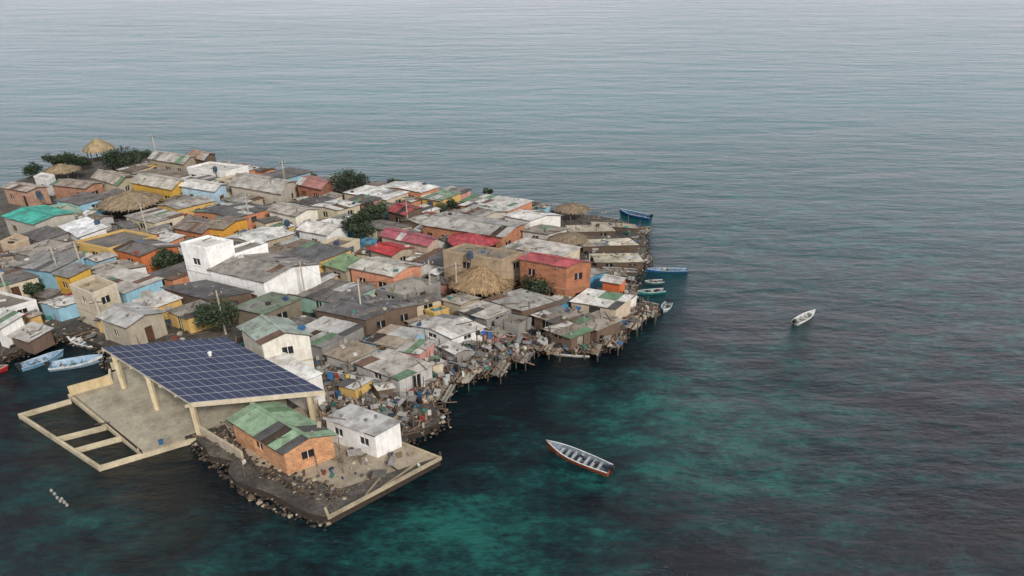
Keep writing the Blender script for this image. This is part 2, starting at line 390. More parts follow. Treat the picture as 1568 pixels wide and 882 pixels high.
for i in range(len(isl)):
    if isl_px[i] in STR: continue
    a,b_=isl[i],isl[(i+1)%len(isl)]; e=b_-a; L=e.length; n=Vector((e.y,-e.x)).normalized()
    if inside((a+b_)/2+n*.3,isl): n=-n
    if not(-60<a.x<60): continue
    wide = isl_px[i] in [(300,662),(312,684),(345,708),(382,742),(440,768)]
    for _ in range(int(L*(80 if wide else 14))):
        q=R.uniform(-3.4,.8) if wide else R.uniform(-1,.9)
        p=lerp(a,b_,R.random())+n*q
        z=G-max(0,q+(1.2 if wide else .3))*.48-.05
        rock(m,(p.x,p.y,max(z,-.15)),R.choice([R.uniform(.07,.16),R.uniform(.07,.16),R.uniform(.13,.28)]),R.choice([c(92,74,58),c(60,50,42),c(100,84,68),c(40,35,32),c(72,60,48),c(165,150,130)]))
m.finish('shore_rubble')

# ---------------------------------------------------------------- plaza, platforms and basin
def slabpoly(name,px,z,col,th=.25,mat='weathered_concrete'):
    P=[S(u,v,z) for u,v in px]; m=MB()
    for t_ in tessellate_polygon([P]): m.face([P[i] for i in t_],mat,col)
    for i in range(len(P)):
        a,b_=P[i],P[(i+1)%len(P)]; d=Vector((0,0,-th)); m.quad(a+d,b_+d,b_,a,mat,mul(col,.8))
    return m.finish(name)
slabpoly('concrete_plaza',[(106,598),(217,689),(302,661),(440,622),(430,575),(200,558)],G+.06,c(176,167,150),1.5)
slabpoly('concrete_platform',[(392,712),(440,722),(520,748),(668,700),(612,678),(560,640),(490,618),(340,645)],G+.05,c(165,153,136),.2)
def seawall(m,a,b_,z1,w,col=CREAM,z0=-1.2,hh=None):
    A,Bq=S(*a,z1),S(*b_,z1); e=(Bq-A).normalized(); s_=Vector((-e.y,e.x,0))*w
    if hh is not None: z0=z1-hh
    o=A-s_/2-e*w/2; o.z=z0; m.box(o,(Bq-A)+e*w,s_,(0,0,z1-z0+R.uniform(0,.012)),'weathered_concrete',col)
m=MB(); cw=c(205,192,165)
for a,b_ in [((30,634),(152,714)),((152,714),(300,670)),((30,634),(106,612)),((88,670),(160,652)),((116,687),(186,668)),((106,604),(216,692))]: seawall(m,a,b_,.5,.26,cw)
for t_ in range(14):
    p=lerp(S(216,692,.2),S(300,668,.2),t_/13); m.tube((p.x,p.y-.25,-1),(p.x,p.y-.25,.9),.09,.09,8,'weathered_concrete',mul(cw,.8))
m.finish('fish_basin_wall')
m=MB()
for a,b_ in [((503,790),(674,700)),((674,700),(612,676)),((503,790),(498,778))]: seawall(m,a,b_,G+.2,.22,c(185,170,145),hh=.3)
seawall(m,(585,745),(650,700),G+.16,.13,c(165,150,128),hh=.2)
seawall(m,(560,757),(615,690),G+.12,.13,c(160,146,125),hh=.2)
for t_ in range(18):
    p=lerp(S(503,792,0),S(674,702,0),t_/17); m.tube((p.x,p.y,-1),(p.x,p.y,G-.15),.12,.12,7,'coral_rock',c(90,80,68))
m.finish('platform_kerb')
m=MB()
def lowwall(a,b_,z0,h,w,col):
    A,Bq=S(*a,z0),S(*b_,z0); e=(Bq-A).normalized(); s_=Vector((-e.y,e.x,0))*w
    m.box(A-s_/2,(Bq-A),s_,(0,0,h+R.uniform(0,.01)),'painted_plaster',col)
lowwall((108,606),(172,588),G,1.15,.2,c(205,185,145)); lowwall((172,588),(172,578),G,1.15,.2,CREAM)
lowwall((305,662),(372,703),G,.9,.25,c(190,178,156)); lowwall((172,566),(240,555),G,.9,.2,CREAM)
lowwall((480,640),(488,622),G,1.0,.2,c(190,175,150))
m.finish('plaza_parapet_wall')

# solar canopy
m=MB()
zf,zb=G+4.0,G+5.0
Lc,Fc,Rc=S(155,532,zb-.1),S(290,617,zf),S(497,598,zf+.3); Bc=Lc+(Rc-Fc)
nU,nV=9,14
for i in range(nU):
    for j in range(nV):
        f=lambda a,b_: lerp(lerp(Lc,Fc,a),lerp(Bc,Rc,a),b_)
        gu,gv=.035,.035
        a0,a1,b0,b1=(i+gu)/nU,(i+1-gu)/nU,(j+gv)/nV,(j+1-gv)/nV
        dz=Vector((0,0,.03+R.uniform(0,.008)))
        m.quad(f(a0,b0)+dz,f(a0,b1)+dz,f(a1,b1)+dz,f(a1,b0)+dz,'solar_cell',mul((1,1,1),R.uniform(.75,1.3)))
m.quad(Lc,Fc,Rc,Bc,'painted_plaster',c(176,180,192))
d=Vector((0,0,-.22))
for a,b_ in ((Lc,Fc),(Fc,Rc),(Rc,Bc),(Bc,Lc)): m.quad(a+d,b_+d,b_,a,'painted_plaster',CREAM)
m.quad(Lc+d,Bc+d,Rc+d,Fc+d,'old_timber',c(120,110,95))
for i in range(7):
    a=lerp(Lc,Fc,i/6)+Vector((0,0,-.5)); b_=lerp(Bc,Rc,i/6)+Vector((0,0,-.5)); s_=(Fc-Lc).normalized()*.15
    m.box(a-s_/2,b_-a,s_,(0,0,.27),'painted_plaster',CREAM)
placed.append([p.xy for p in (Lc,Fc,Rc,Bc)])
for a,b_ in ((.97,.03),(.5,.03),(.06,.05),(.93,.5),(.93,.93),(.06,.5),(.5,.95),(.06,.95)):
    p=lerp(lerp(Lc,Fc,a),lerp(Bc,Rc,a),b_)
    m.box((p.x-.2,p.y-.2,G),(.4,0,0),(0,.4,0),(0,0,p.z-G-.24),'painted_plaster',c(215,200,165))
p=lerp(Lc,Fc,.93)+Vector((0,0,-1.1)); q=lerp(Bc,Rc,.93)+Vector((0,0,-.55)); m.box(p,q-p,(0,.2,0),(0,0,.3),'painted_plaster',c(215,205,180))
p=lerp(lerp(Lc,Fc,.3),lerp(Bc,Rc,.3),.66); m.tube(p,p+Vector((0,0,.4)),.16,.16,10,'painted_plaster',WHITE); m.tube(p+Vector((0,0,.4)),p+Vector((0,0,.5)),.24,.08,10,'painted_plaster',WHITE)
m.finish('solar_panel_canopy')

# ---------------------------------------------------------------- surveyed buildings (front to back)
B('brick_boathouse',(345,642),(432,697),(518,666),2.7,'g',.8,wc=c(218,150,102),wm='clay_brick',rc=c(140,166,136),ov=.35,win=.6,stuff=2,odd=.35)
B('white_cottage',(498,640),(574,667),(613,650),2.7,'s',.35,wc=WHITE,rc=LGREY,ov=.15,stuff=4)
B('white_two_storey_house',(362,500),(398,528),(480,514),5.6,'g',.9,wc=c(228,224,212),rc=c(160,172,160),ov=.3,win=.8,stuff=1)
B('white_sheet_lean_to',(405,552),(462,585),(493,576),3.6,'s',.3,wc=WHITE,rc=c(226,224,220),ov=.1,stuff=0,odd=0)
B('grey_roof_house',(145,486),(192,503),(255,478),3,'g',.7,wc=c(175,166,148),rc=LGREY,stuff=3)
B('beige_terrace_house',(108,442),(142,456),(180,440),4.6,'f',.6,wc=c(204,193,172),rc=BEIGE,win=1,stuff=2)
B('white_warehouse',(316,413),(403,433),(493,404),4.2,'g',.9,wc=c(248,248,246),rc=c(150,145,138),ov=.25,win=.8,stuff=8)
B('white_block_house',(276,374),(315,382),(357,370),7.0,'f',.25,wc=c(248,248,246),rc=c(230,228,224),win=.7,stuff=1)
B('white_block_annex',(340,385),(360,392),(410,376),5.2,'f',.3,wc=c(248,248,246),rc=GREY,win=0,stuff=1)
B('blue_house',(20,406),(78,415),(128,396),3,'s',.5,wc=LBLUE,rc=GREY,stuff=3)
B('yellow_shack',(82,418),(106,424),(138,412),3,'s',.3,wc=YEL,rc=GREY,stuff=2)
B('teal_roof_house',(0,331),(50,344),(118,326),3.2,'g',.5,wc=c(180,175,165),rc=c(72,176,158),stuff=0,odd=0)
B('white_roof_shed',(92,346),(122,362),(162,350),3,'s',.2,wc=WHITE,rc=c(235,235,235),stuff=0,odd=0)
B('yellow_school_house',(198,279),(262,291),(292,276),3.4,'g',.8,wc=YEL,rc=c(192,185,172),stuff=1,odd=0)
B('blue_white_house',(273,285),(328,294),(349,282),3.3,'g',.6,wc=c(190,220,238),rc=c(225,222,216),stuff=0,odd=0)
B('grey_roof_hall',(350,284),(430,298),(453,277),3.6,'g',1.0,wc=c(195,186,170),rc=c(184,178,170),stuff=2,odd=.03)
B('yellow_orange_house',(308,348),(342,352),(382,334),3.2,'g',.5,wc=c(218,160,66),rc=c(140,126,112),stuff=2)
B('grey_roof_house',(262,349),(308,358),(345,340),2.9,'g',.5,wc=c(185,125,90),rc=c(134,122,112),stuff=2)
B('orange_house',(172,381),(214,393),(276,377),3,'g',.6,wc=c(204,118,70),rc=c(110,104,100),stuff=4)
B('cream_house',(407,322),(452,332),(490,320),3.2,'g',.6,wc=c(230,225,212),rc=c(180,172,162),stuff=2)
B('white_cottage',(452,352),(500,361),(536,347),3,'g',.7,wc=WHITE,rc=c(220,216,210),stuff=0,odd=0)
B('green_roof_shed',(497,404),(530,414),(560,402),2.7,'s',.3,wc=BEIGE,rc=c(128,152,114),stuff=2)
B('salmon_house',(531,410),(602,424),(650,406),3.2,'g',.6,wc=SAL,rc=c(192,187,177),stuff=3)
B('pink_roof_house',(580,361),(655,378),(675,364),3.2,'g',.5,wc=c(200,175,158),rc=c(172,94,104),stuff=2,odd=.03)
B('red_roof_shed',(562,382),(600,392),(636,380),2.8,'g',.5,wc=BEIGE,rc=c(190,66,70),stuff=1,odd=0)
B('long_brick_house',(642,344),(770,364),(808,342),3.2,'g',.5,wc=BRK,wm='clay_brick',rc=c(176,172,166),stuff=5)
B('long_white_house',(768,330),(812,338),(864,330),3.4,'g',.5,wc=c(235,233,229),rc=c(222,219,214),stuff=1,odd=.03)
B('grey_roof_house',(703,323),(738,333),(780,324),3.2,'g',.5,wc=c(200,193,182),rc=c(190,186,180),stuff=3)
B('red_roof_brick_building',(790,396),(868,410),(912,402),6.0,'g',.5,wc=c(182,112,76),wm='clay_brick',rc=c(178,88,92),ov=.3,win=1.0,stuff=2,odd=.05)
B('unfinished_concrete_house',(678,386),(768,400),(800,388),5.6,'f',.25,wc=c(170,150,125),rc=c(146,134,122),win=1.5,stuff=14)
B('orange_house',(918,430),(951,436),(963,426),3,'g',.4,wc=c(208,112,68),rc=c(200,195,190),stuff=0,win=.9)
B('grey_roof_house',(745,458),(800,475),(852,464),2.5,'s',.4,wc=BROWN,rc=c(174,172,166),stuff=10,odd=.2)
B('plank_wharf_house',(818,482),(850,494),(885,484),2.2,'s',.2,wc=BROWN,rc=c(150,141,131),stuff=12,odd=.3)
B('plank_wharf_house',(880,492),(915,505),(950,492),1.9,'s',.2,wc=BROWN,rc=c(160,148,134),stuff=12,odd=.3)
B('tin_roof_shack',(835,503),(875,517),(905,508),1.7,'s',.2,wc=BROWN,rc=c(140,127,114),stuff=10,odd=.35)
B('long_grey_shed',(478,474),(560,490),(645,466),2.8,'g',.4,wc=BROWN,rc=c(106,104,104),stuff=12)
B('long_grey_shed',(250,440),(320,458),(385,450),2.6,'s',.3,wc=BROWN,rc=c(100,98,98),stuff=10)
B('grey_roof_house',(360,470),(405,480),(460,462),2.6,'s',.4,wc=c(128,118,102),rc=c(124,136,118),stuff=6)
B('orange_brick_house',(75,283),(130,289),(160,279),3,'g',.4,wc=c(190,130,98),wm='clay_brick',rc=c(156,142,129),stuff=1)
B('beige_house',(138,272),(180,284),(206,270),3,'g',.7,wc=CREAM,rc=c(182,171,156),stuff=1)
B('white_house',(52,272),(72,276),(84,270),3,'f',.3,wc=WHITE,rc=LGREY,stuff=0)
B('white_house',(286,258),(345,265),(380,256),3,'f',.3,wc=WHITE,rc=c(205,201,195),stuff=2)
B('grey_roof_house',(225,243),(280,252),(305,240),3,'g',.8,wc=BEIGE,rc=c(186,180,172),stuff=1)
B('brown_roof_house',(285,240),(312,246),(332,236),3,'g',.8,wc=BROWN,rc=c(168,140,120),stuff=1)
B('orange_brick_house',(452,282),(492,291),(512,276),3,'g',.5,wc=c(180,112,85),wm='clay_brick',rc=c(170,118,110),stuff=1)
B('orange_brick_house',(0,287),(40,294),(76,286),3,'g',.4,wc=c(192,140,110),wm='clay_brick',rc=c(175,163,150),stuff=1)
B('red_roof_shed',(590,322),(620,330),(650,318),2.8,'g',.5,wc=BROWN,rc=c(165,74,76),stuff=1)
B('grey_roof_house',(0,372),(18,378),(44,366),3,'f',.3,wc=c(200,177,152),rc=BEIGE,stuff=3)
B('white_waterside_shack',(-30,492),(0,502),(34,486),2.8,'s',.3,wc=WHITE,rc=c(212,210,205),stuff=2)
B('tin_roof_shack',(15,512),(45,522),(78,506),1.6,'s',.2,wc=BROWN,rc=c(184,181,175),stuff=6,odd=.2)
B('white_house',(800,352),(840,358),(868,352),2.6,'s',.2,wc=c(210,205,199),rc=c(162,153,142),stuff=5)
def pier_shed(L,F_,Rr,h,rc,st=8):
    B('waterside_pier_shed',L,F_,Rr,h,'s',.15,wc=mul(BROWN,.8),rc=rc,ov=.1,win=.8,stuff=st,base=.3,odd=.08)
pier_shed((880,362),(893,372),(978,371),1.6,c(204,195,174)); pier_shed((906,383),(914,396),(986,397),1.4,c(194,186,165))
pier_shed((866,340),(874,350),(942,350),1.3,c(184,172,152)); pier_shed((905,334),(910,340),(978,346),1.2,c(168,156,136))
pier_shed((905,406),(912,415),(960,418),1.0,c(145,135,120),14)

def thatch(name,u,v,rad,ze,rh,ex=1.0,col=TH,posts=6,mat='palm_thatch'):
    ctr=S(u,v,G); m=MB(); n=36; rings=[]
    placed.append([ctr.xy+Vector((math.cos(k*1.5708+.78),math.sin(k*1.5708+.78)))*rad*1.2 for k in range(4)])
    K=6
    for k in range(K+1):
        t=k/K; rr=rad*(1-t)+.06; z=G+ze+rh*(t**.92)
        rings.append([ctr+Vector((math.cos(6.2832*i/n)*rr*ex*(1+R.uniform(-.04,.04)),math.sin(6.2832*i/n)*rr*(1+R.uniform(-.04,.04)),z-G+R.uniform(-.07,.07))) for i in range(n)])
    for k in range(K):
        for i in range(n): m.quad(rings[k][i],rings[k][(i+1)%n],rings[k+1][(i+1)%n],rings[k+1][i],mat,mul(col,R.uniform(.75,1.25)))
    if mat=='palm_thatch':
        for _ in range(int(rad*260)):
            a=R.uniform(0,6.283); t=R.random()**1.6*.9; rr=rad*(1-t); z=ze+rh*(t**.92)
            d=Vector((math.cos(a)*ex,math.sin(a),0)); s_=Vector((-math.sin(a),math.cos(a),0))*R.uniform(.03,.08)
            p=ctr+d*rr+Vector((0,0,z+.05)); q=p+d*R.uniform(.3,.6)+Vector((0,0,-R.uniform(.25,.45)*rh/rad-.05))
            m.quad(p-s_,p+s_,q+s_*.5,q-s_*.5,mat,mul(col,R.uniform(.5,1.5)))
    m.face([p-Vector((0,0,.08)) for p in rings[0]],'old_timber',mul(BROWN,.3))
    for i in range(posts):
        a=6.283*i/posts+.3; p=ctr+Vector((math.cos(a)*rad*.8*ex,math.sin(a)*rad*.8,0)); m.tube(p-Vector((0,0,.2)),p+Vector((0,0,ze+.1)),.1,.09,7,'old_timber',BROWN)
    m.finish(name)
thatch('thatched_gazebo',738,452,3.9,2.3,2.4,1.05,c(160,134,102),8)
thatch('thatched_gazebo',205,330,4.4,2.6,1.8,1.1,c(150,132,108),8)
thatch('thatched_gazebo',156,246,2.9,2.6,2.2,1,c(170,152,118))
thatch('thatched_gazebo',876,338,2.2,2.2,.8,1.2,c(145,127,104))
thatch('thatched_gazebo',870,386,2.3,2.2,.9,1.2,c(142,126,104))
thatch('thatched_gazebo',100,278,2.5,2.4,1.1,1.2,c(155,136,108))
thatch('red_roof_gazebo',725,390,3.4,2.5,.8,1.1,c(178,74,80),8,'corrugated_sheet')

def tree(name,u,v,rad,ht,k=14,leafc=(0.032,0.050,0.022)):
    p0=S(u,v,G); m=MB(); bc=c(80,66,52)
    placed.append([p0.xy+Vector((math.cos(q*1.5708+.78),math.sin(q*1.5708+.78)))*rad*.62 for q in range(4)])
    top=p0+Vector((R.uniform(-.3,.3),R.uniform(-.3,.3),ht*.45)); m.tube(p0-Vector((0,0,.2)),top,.2,.14,8,'old_timber',bc)
    for _ in range(k):
        a=R.uniform(0,6.283); q=R.random()**.5; zz=R.uniform(-.25,1)
        cc=p0+Vector((math.cos(a)*rad*q*.75,math.sin(a)*rad*q*.75,ht*.62+zz*ht*.32*(1.1-q*.6)))
        m.tube(top,cc,.08,.02,5,'old_timber',bc,False)
        cr=rad*R.uniform(.26,.44); tint=R.uniform(.45,1.7); 
        for _ in range(180):
            d=Vector((R.gauss(0,1),R.gauss(0,1),R.gauss(0,.8))).normalized()*cr*R.uniform(.45,1.08); p=cc+d
            s1=Vector((R.gauss(0,1),R.gauss(0,1),R.gauss(0,.6))).normalized(); s2=s1.cross(Vector((R.gauss(0,1),R.gauss(0,1),R.gauss(0,1)))).normalized()
            l=R.uniform(.1,.24); w=l*.5
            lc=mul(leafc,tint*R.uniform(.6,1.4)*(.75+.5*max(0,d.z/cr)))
            m.face((p-s1*l,p+s2*w,p+s1*l,p-s2*w),'leaf',lc)
    m.finish(name)
for u,v,r,h,k in [(194,268,3.8,5,22),(108,258,2.8,3,12),(174,260,2.4,3.2,10),(60,274,2.4,3,9),(218,258,2.2,4,8),(84,260,2.2,2.8,8),(128,262,2,2.6,8),(535,302,4.1,4.4,24),(575,347,2.8,4,14),(552,378,3,5,18),(262,422,2.4,3.8,13),(335,514,3,4.2,17),(825,462,3,4,18),(58,468,1.5,3.6,8),(608,294,2.2,2.2,8),(688,334,2.2,3,9),(745,302,1.4,1.6,5),(480,288,1.6,2.6,6)]:
    tree('broadleaf_tree',u,v,r,h,k)

# ---------------------------------------------------------------- in-fill shacks
region_px=[(-60,300),(0,290),(60,278),(150,262),(240,250),(330,256),(450,275),(560,290),(700,306),(860,330),(880,350),(905,400),(955,445),(985,478),(955,500),(925,522),(850,518),(790,530),(745,552),(690,565),(655,600),(625,632),(560,630),(520,610),(500,560),(480,548),(355,520),(160,515),(95,500),(40,518),(-60,535)]
region=[S(u,v,G).xy for u,v in region_px]
e1=(S(403,458,G)-S(316,437,G)).xy.normalized(); e2=(S(493,428,G)-S(403,458,G)).xy.normalized()
def fill(sx,sy,hmin,hmax,name_pool,jit,tries,gap):
    cnt=0
    for _ in range(tries):
        p=Vector((R.uniform(-75,40),R.uniform(48,135)))
        if not inside(p,region): continue
        front=p.y<74 and p.x>-28
        if front and sx>6: continue
        a=sx*R.uniform(.7,1.3); b_=sy*R.uniform(.7,1.3); rt=R.uniform(-jit,jit)*(2 if front else 1)
        cs,sn=math.cos(rt),math.sin(rt)
        d1=Vector((e1.x*cs-e1.y*sn,e1.x*sn+e1.y*cs)); d2=Vector((e2.x*cs-e2.y*sn,e2.x*sn+e2.y*cs))
        q=[p-d1*a/2-d2*b_/2,p+d1*a/2-d2*b_/2,p+d1*a/2+d2*b_/2,p-d1*a/2+d2*b_/2]
        qq=[p+(x-p)*(1+gap) for x in q]
        if not all(inside(x,region) for x in q): continue
        if any(sat(qq,P) for P in placed): continue
        h=R.uniform(hmin,hmax)*(.72 if front else .9)
        wc=R.choice([BROWN,GREY,BEIGE,CREAM,CREAM,c(200,184,162),WHITE,WHITE,WHITE,LBLUE,BLUE,c(200,138,106),c(150,182,168),LGREY,c(214,178,110),c(205,150,140)])
        r=R.random()
        pal=[DGREY,c(124,118,112),c(140,132,124),c(165,159,151),c(108,104,102),c(128,114,102),c(184,178,170),c(118,112,108),c(160,151,140),c(198,194,188)]
        if front: pal=[c(150,143,134),c(174,168,160),c(128,120,112),c(196,192,186),c(112,104,98),c(150,136,120)]
        rc=mul(R.choice(pal),R.uniform(.9,1.2))
        if r<.06 and sx<6: rc=R.choice([c(165,88,84),c(130,152,130),c(95,140,152),c(214,212,206)])
        elif r<.17: rc=c(220,218,213)
        typ=R.choice(['g','g1','s','s','s']) if R.random()>.1 else 'f'
        house(R.choice(name_pool),q,h,typ,R.uniform(.2,.5),wc=wc,rc=rc,ov=.2,win=.8,stuff=R.randint(2,6),odd=.14 if not front else .25)
        cnt+=1
    return cnt
pool=['tin_roof_shack']
n1_=fill(7.2,6.2,2.5,3.1,pool,.08,2500,.06)
n2_=fill(5,4.5,2.2,2.9,pool,.1,4000,.05)
n3_=fill(3.2,3.0,1.9,2.6,pool,.2,5000,.03)
n4_=fill(1.9,2.0,1.5,2.1,['lean_to_shed'],.3,5000,.02)
print('fill',n1_,n2_,n3_,n4_)

# ---------------------------------------------------------------- clutter in the alleys and on the waterfront
m=MB(); k=0
plaza_p=[S(u,v,G).xy for u,v in [(106,598),(217,689),(302,661),(440,622),(430,575),(200,558)]]
front_c=[S(u,v,G).xy for u,v in [(520,560),(560,590),(600,560),(640,590),(600,620),(700,540),(760,545),(830,520),(660,560),(900,515),(965,470),(540,610),(860,450),(560,530),(720,550),(780,535)]]
def clutter_item(m,p,z):
    an=R.uniform(0,3.14); q=R.random(); col=mul(R.choice(CLUT),R.uniform(.6,1.2))
    if q<.3: m.cbox((p.x,p.y,z),R.uniform(.15,.6),R.uniform(.15,.5),R.uniform(.1,.5),an,'painted_plaster',col)
    elif q<.66: m.cbox((p.x,p.y,z+R.uniform(0,.3)),R.uniform(.6,2.4),R.uniform(.06,.2),.06,an,'old_timber',mul(BROWN,R.uniform(.5,2.4)),R.uniform(-.15,.15))
    elif q<.685: m.tube((p.x,p.y,z),(p.x,p.y,z+.8),.28,.28,9,'boat_paint',R.choice([c(50,90,130),c(40,40,42),c(190,190,185),c(60,110,90)]))
    elif q<.77: m.cbox((p.x,p.y,z+R.uniform(.1,1.0)),R.uniform(.5,1.4),R.uniform(.4,1.0),.03,an,'corrugated_sheet',mul(GREY,R.uniform(.6,1.6)),R.uniform(-.3,.3))
    elif q<.83: m.tube((p.x,p.y,z),(p.x+R.uniform(-.1,.1),p.y,z+R.uniform(1.2,2.6)),.05,.04,5,'old_timber',mul(BROWN,1.2))
    else: rock(m,(p.x,p.y,z),R.uniform(.1,.3),BEIGE)
for t_ in range(9000):
    if t_%2: p=Vector((R.uniform(-70,40),R.uniform(46,140)))
    else:
        q=R.choice(front_c); p=q+Vector((R.gauss(0,3.6),R.gauss(0,3.2)))
    if not inside(p,isl) or inside(p,plaza_p): continue
    if any(sat([p,p+Vector((.1,0)),p+Vector((0,.1))],P) for P in placed): continue
    clutter_item(m,p,G-.02)
for _ in range(60):
    p=S(R.uniform(400,600),R.uniform(690,735),G).xy
    if inside(p,[S(u,v,G).xy for u,v in [(392,712),(440,722),(520,745),(640,700),(580,690),(520,715)]]): m.cbox((p.x,p.y,G+.06),R.uniform(.1,.5),R.uniform(.1,.3),R.uniform(.05,.25),R.uniform(0,3),'old_timber',mul(R.choice(CLUT),.8))
m.finish('scattered_clutter')

def deck(u,v,w,d,ang):
    m=MB(); p=S(u,v,G); ax=Vector((math.cos(ang),math.sin(ang),0)); ay=Vector((-ax.y,ax.x,0)); o=p-ax*w/2-ay*d/2; x=0
    while x<w:
        pw=R.uniform(.15,.28); 
        if R.random()>.08: m.box(o+ax*x+Vector((0,0,R.uniform(.06,.1)))+ay*R.uniform(-.3,.1),ax*(pw-.03),ay*(d+R.uniform(-.3,.3)),(0,0,.05),'old_timber',mul(R.choice([BROWN,GREY,BEIGE]),R.uniform(.5,1.3)))
        x+=pw
    for i in range(4):
        for j in range(3):
            q=o+ax*w*i/3+ay*d*j/2; m.tube((q.x,q.y,-1),(q.x,q.y,G+R.choice([.06,.06,1.2,.5])),.08,.07,6,'old_timber',mul(BROWN,.7))
    for _ in range(int(w*d*1.6)):
        q=o+ax*R.uniform(0,w)+ay*R.uniform(0,d); clutter_item(m,q,G+.1)
    m.finish('stilt_deck')
ea=math.atan2(e1.y,e1.x)
for u,v,w,d in [(668,600,3,3),(700,572,4,2.6),(745,560,4.5,3),(790,543,3.5,2.6),(838,530,4,2.4),(890,530,4.5,2.6),(935,520,3,3),(965,492,3,3.4),(985,478,3.4,1.8),(975,352,3.5,2),(960,440,2.5,2.4),(985,398,2.2,2)]:
    deck(u,v,w,d,ea+R.uniform(-.15,.15))

def laundry(a,b_,h=1.9):
    A,Bq=S(*a,G),S(*b_,G); m=MB(); up=Vector((0,0,h))
    m.tube(A,A+up,.05,.04,6,'old_timber',BROWN); m.tube(Bq,Bq+up,.05,.04,6,'old_timber',BROWN)
    m.tube(A+up,Bq+up,.012,.012,4,'old_timber',WHITE); L=(Bq-A).length; d=(Bq-A)/L; x=.3
    while x<L-.6:
        w=R.uniform(.3,.8); hh=R.uniform(.4,1.0); p=A+d*x+up
        m.quad(p,p+d*w,p+d*w-Vector((0,.08,hh)),p-Vector((0,.1,hh)),'painted_plaster',R.choice(CLUT+[WHITE,c(190,60,60),c(60,100,180),c(220,190,90)])); x+=w+R.uniform(.05,.3)
    m.finish('laundry_line')
for a,b_ in [((500,590),(560,600)),((575,545),(640,560)),((690,520),(760,530)),((460,610),(490,640)),((130,470),(180,480)),((640,510),(700,520)),((850,470),(900,480))]: laundry(a,b_)

tops=[]
for u,v,h in [(346,512,6),(556,500,6.5),(660,462,6),(856,470,6),(470,470,6.5),(165,520,5.5),(20,470,6),(230,372,6.5),(385,350,6),(625,352,6),(98,440,6),(440,300,6.5),(245,258,7),(132,430,6),(700,460,5.5),(900,440,5)]:
    m=MB(); p=S(u,v,G); m.tube(p-Vector((0,0,.3)),p+Vector((0,0,h)),.13,.09,9,'weathered_concrete',c(190,184,172))
    m.cbox(p+Vector((0,0,h-.5)),1.3,.09,.1,.3,'old_timber',BROWN)
    for s_ in (-.5,0,.5): m.tube(p+Vector((s_*math.cos(.3),s_*math.sin(.3),h-.4)),p+Vector((s_*math.cos(.3),s_*math.sin(.3),h-.22)),.04,.03,6,'boat_paint',WHITE)
    m.finish('utility_pole'); tops.append(p+Vector((0,0,h-.25)))
m=MB()
for i in range(len(tops)):
    near_=sorted(range(len(tops)),key=lambda j:(tops[j]-tops[i]).length)[1:3]
    for j in near_:
        a,b_=tops[i],tops[j]; pr=a
        for t_ in range(1,9):
            q=lerp(a,b_,t_/8); q=q-Vector((0,0,.9*(1-(2*t_/8-1)**2))); m.tube(pr,q,.015,.015,4,'boat_paint',(.02,.02,.02),False); pr=q
m.finish('overhead_wires')
for u,v,h in [(440,345,3),(150,345,3),(60,300,3),(720,395,5.7),(330,262,3.2)]:
    m=MB(); p=S(u,v,G+h); p.z=G+h; col=R.choice([c(35,38,42),c(60,80,100)])
    m.tube(p-Vector((0,0,1.2)),p,.1,.1,5,'old_timber',BROWN)
    m.tube(p,p+Vector((0,0,.75)),.4,.4,14,'boat_paint',col); m.tube(p+Vector((0,0,.75)),p+Vector((0,0,.92)),.4,.15,14,'boat_paint',col); m.finish('water_tank')

